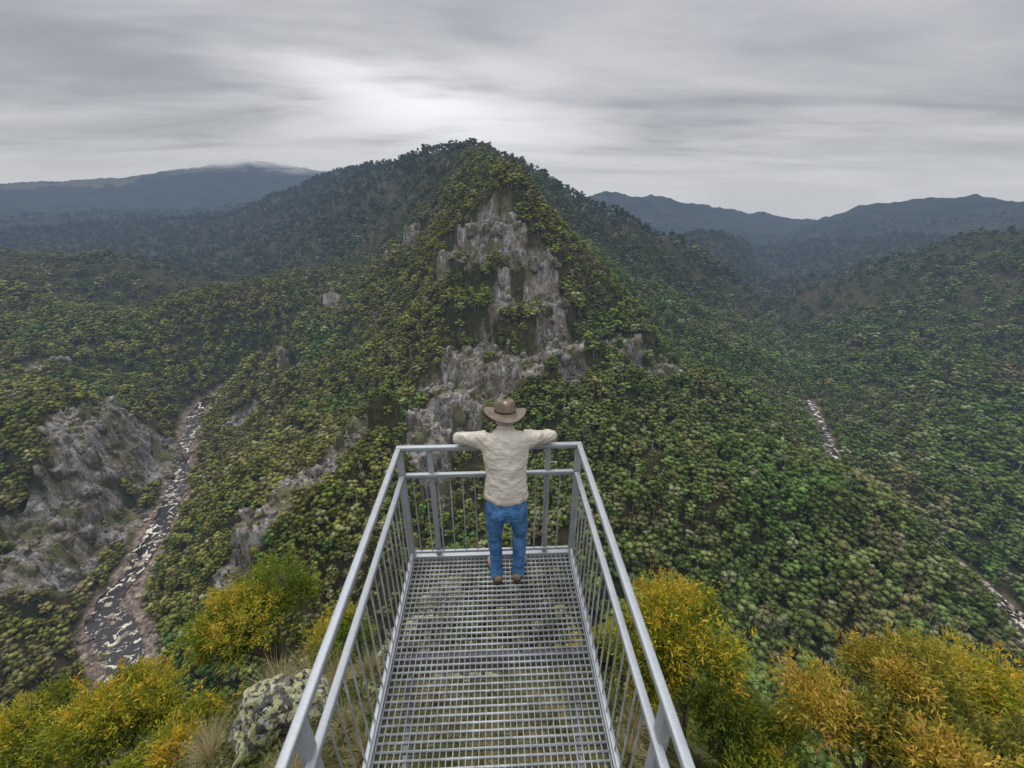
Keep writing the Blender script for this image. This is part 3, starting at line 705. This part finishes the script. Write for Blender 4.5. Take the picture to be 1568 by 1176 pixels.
for i,(s,ax,ay) in enumerate(((-1,-.088,2.655),(1,.100,2.665))):
    d=np.array([s*.25,1,0]);d/=np.linalg.norm(d);h=np.array([ax,ay,0])
    parts=[loft(interp([((ax,ay,.13),.045,.052),((ax,ay,.08),.046,.055),((ax,ay+.005,.045),.045,.06)]),16),
      loft(interp([(h-d*.075+np.array([0,0,.045]),.030,.030),(h-d*.03+np.array([0,0,.05]),.038,.037),(h+d*.06+np.array([0,0,.048]),.036,.042),(h+d*.14+np.array([0,0,.040]),.030,.046),(h+d*.205+np.array([0,0,.034]),.018,.032)]),16)]
    body('boot_left' if s<0 else 'boot_right',parts,m_boot,.006,3)
    parts=[loft(interp([(h-d*.088+np.array([0,0,.012]),.012,.026),(h-d*.04+np.array([0,0,.012]),.012,.038),(h+d*.05+np.array([0,0,.012]),.012,.038),(h+d*.14+np.array([0,0,.012]),.012,.050),(h+d*.215+np.array([0,0,.012]),.011,.034)]),14)]
    body('sole_left' if s<0 else 'sole_right',parts,m_sole,.005,1)
HC=np.array([0,2.875,1.475])
def ell(c,r,n=20,tilt=0):
    v,f=ICO[3];v=v*np.array(r);ct,stt=math.cos(tilt),math.sin(tilt);v=np.stack([v[:,0],v[:,1]*ct-v[:,2]*stt,v[:,1]*stt+v[:,2]*ct],-1)
    return (v+np.array(c)).tolist(),[tuple(q) for q in f]
parts=[ell(HC,(.075,.094,.108),tilt=-.15),ell(HC+np.array([0,.03,-.045]),(.055,.07,.065)),ell(HC+np.array([0,.096,-.01]),(.013,.022,.024)),ell(HC+np.array([0,.09,-.052]),(.026,.014,.009)),ell(HC+np.array([0,.082,-.088]),(.03,.022,.02)),
 ell(HC+np.array([0,.085,.028]),(.05,.014,.010)),
 loft(interp([((0,2.79,1.36),.060,.062),((0,2.82,1.41),.052,.056),((0,2.855,1.46),.056,.058)]),18)]
for s in (-1,1):
    parts.append(ell(HC+np.array([s*.077,-.005,-.012]),(.010,.018,.030),tilt=.2));parts.append(ell(HC+np.array([s*.03,.088,.008]),(.012,.008,.008)))
body('head',parts,m_skin,.005,3)
body('hair',[ell(HC+np.array([0,-.014,-.004]),(.079,.088,.088),tilt=-.15),ell(HC+np.array([0,-.052,-.05]),(.055,.035,.035))],m_hair,.006,2,.008,.02)
hv=[];hf=[];HN=48
prof=[(1.0,-.004),(.985,.002),(.8,.0),(.62,.002),(.52,.006),(.50,.03),(.48,.065),(.44,.095),(.36,.112),(.25,.108),(.12,.098),(.0,.094)]
BR=.163
for pr,pz in prof:
    for j in range(HN):
        a=2*math.pi*j/HN;cx,cy=math.cos(a),math.sin(a)
        rx,ry=(BR*pr,BR*pr*1.08)
        z=pz
        if pr>.6: z+=.030*(pr-.55)/.45*abs(cx)**2.2-.018*(pr-.55)/.45*abs(cy)**2+.010*math.sin(3*a+1)*(pr-.5)
        if pr<.5 and pz>.06: z-=.022*math.exp(-(cx*pr/.12)**2)*(1 if pr<.4 else .4); rx*=(1-.14*max(0,cy))
        hv.append((rx*cx,ry*cy,z))
for i in range(len(prof)-1):
    for j in range(HN): hf.append((i*HN+j,i*HN+(j+1)%HN,(i+1)*HN+(j+1)%HN,(i+1)*HN+j))
hat=link(bpy.data.objects.new('hat',mesh_np('hat',np.array(hv),np.array(hf),4,m_hat,True)),man);hat.location=(MX,HC[1]-.004,HC[2]+.020);hat.rotation_euler=(math.radians(-10),math.radians(3),0)
md=hat.modifiers.new('so','SOLIDIFY');md.thickness=.004;md=hat.modifiers.new('su','SUBSURF');md.levels=1;md.render_levels=1
V=[];F=[]
for z in (.006,.03):
    for j in range(HN):
        a=2*math.pi*j/HN;q=.525 if z<.02 else .510;V.append((BR*q*math.cos(a),BR*q*1.08*math.sin(a),z))
for j in range(HN): F.append((j,(j+1)%HN,HN+(j+1)%HN,HN+j))
o=link(bpy.data.objects.new('hat_band',mesh_np('hat_band',np.array(V),np.array(F),4,m_band,True)),man);o.location=hat.location;o.rotation_euler=hat.rotation_euler
def hand(name,wx,s,dz):
    w=np.array([wx,2.978,1.230+dz]);d=np.array([-s,.12,0]);d/=np.linalg.norm(d);sd=np.array([.12*s,1,0]);up=np.array([0,0,1.])
    parts=[loft(interp([(w-d*.03,.024,.028),(w,.022,.028),(w+d*.04,.018,.038),(w+d*.085,.015,.040),(w+d*.095,.010,.036)],3),14)]
    for k,(o,l) in enumerate(((-.030,.062),(-.010,.076),(.010,.082),(.030,.072))):
        b0=w+d*.075+sd*(-o);parts.append(loft(interp([(b0,.010,.010),(b0+d*l*.4+up*.004,.0095,.0095),(b0+d*l*.75-up*.006,.0085,.0085),(b0+d*l-up*.018,.007,.007)],3),10))
    b0=w+d*.015-sd*.028;parts.append(loft(interp([(b0,.013,.013),(b0+d*.03-sd*.018,.011,.011),(b0+d*.058-sd*.022-up*.006,.009,.009)],3),10))
    body(name,parts,m_skin,.0035,2)
hand('hand_right',.15,1,.012);hand('hand_left',-.15,-1,-.010)

# ------------------------------------------------------------------ sky
w=bpy.data.worlds.new('World');scn.world=w;w.use_nodes=True;nt=w.node_tree;nt.nodes.clear();b=NB(nt)
EL,AZS=55,-25
sky=b.n('ShaderNodeTexSky',sky_type='NISHITA');sky.sun_disc=False;sky.sun_elevation=math.radians(EL);sky.sun_rotation=math.radians(AZS)
bg1=b.n('ShaderNodeBackground',i_Strength=.06);b.l(sky.outputs[0],bg1.inputs[0])
tc=b.n('ShaderNodeTexCoord').outputs['Generated']
sp=b.n('ShaderNodeSeparateXYZ');b.l(tc,sp.inputs[0]);z=b.math('MAXIMUM',sp.outputs['Z'],0.0);zz=b.math('ADD',z,.10)
cv=b.n('ShaderNodeCombineXYZ');b.l(b.math('DIVIDE',sp.outputs['X'],zz),cv.inputs[0]);b.l(b.math('DIVIDE',sp.outputs['Y'],zz),cv.inputs[1])
mp=b.n('ShaderNodeMapping');b.l(cv.outputs[0],mp.inputs[0]);mp.inputs['Rotation'].default_value=(0,0,math.radians(16));mp.inputs['Scale'].default_value=(.42,.85,1);q=mp.outputs[0]
n1=b.noise(q,.75,4,.5,.6);n2=b.noise(q,2.4,4,.55,.6)
nn=b.math('ADD',b.math('MULTIPLY',n1,.78),b.math('MULTIPLY',n2,.22))
cloud=b.mix(b.ramp(nn,.34,.64),(.345,.36,.39),(.60,.61,.64))
dx=b.math('SUBTRACT',b.math('DIVIDE',sp.outputs['X'],b.math('MAXIMUM',sp.outputs['Y'],.05)),-.20)
dz=b.math('SUBTRACT',b.math('DIVIDE',sp.outputs['Z'],b.math('MAXIMUM',sp.outputs['Y'],.05)),.170)
dz=b.math('ADD',dz,b.math('MULTIPLY',dx,.18))
e=b.math('ADD',b.math('POWER',b.math('DIVIDE',b.math('ABSOLUTE',dx),.30),2.0),b.math('POWER',b.math('DIVIDE',b.math('ABSOLUTE',dz),.09),2.0))
glow=b.math('MULTIPLY',b.math('POWER',2.718,b.math('MULTIPLY',e,-1.0)),b.ramp(nn,.28,.55))
glow=b.math('MULTIPLY',glow,b.ramp(sp.outputs['Y'],0,.2))
cloud=b.mix(glow,cloud,(.98,.98,1.0))
hor=b.ramp(z,.10,.01);cloud=b.mix(b.math('MULTIPLY',hor,.75),cloud,(.61,.63,.665))
gain=b.math('ADD',1.0,b.math('MULTIPLY',b.ramp(z,.33,.80),2.1))
bg2=b.n('ShaderNodeBackground');b.l(cloud,bg2.inputs[0]);b.l(gain,bg2.inputs[1])
mx=b.n('ShaderNodeMixShader',i_0=.94);b.l(bg1.outputs[0],mx.inputs[1]);b.l(bg2.outputs[0],mx.inputs[2])
o=b.n('ShaderNodeOutputWorld');b.l(mx.outputs[0],o.inputs[0])
sd=bpy.data.lights.new('sun','SUN');sd.energy=1.5;sd.angle=math.radians(25);sd.color=(1,.96,.9)
so=link(bpy.data.objects.new('sun',sd))
dv=Vector((math.sin(math.radians(AZS))*math.cos(math.radians(EL)),math.cos(math.radians(AZS))*math.cos(math.radians(EL)),math.sin(math.radians(EL))))
so.rotation_euler=dv.to_track_quat('Z','Y').to_euler()

cam=bpy.data.cameras.new('camera');co=link(bpy.data.objects.new('camera',cam));cam.sensor_width=36;cam.lens=14.92;cam.clip_start=.05;cam.clip_end=30000
co.rotation_euler=(math.radians(65.5),0,0);scn.camera=co
print('trees',len(PX))
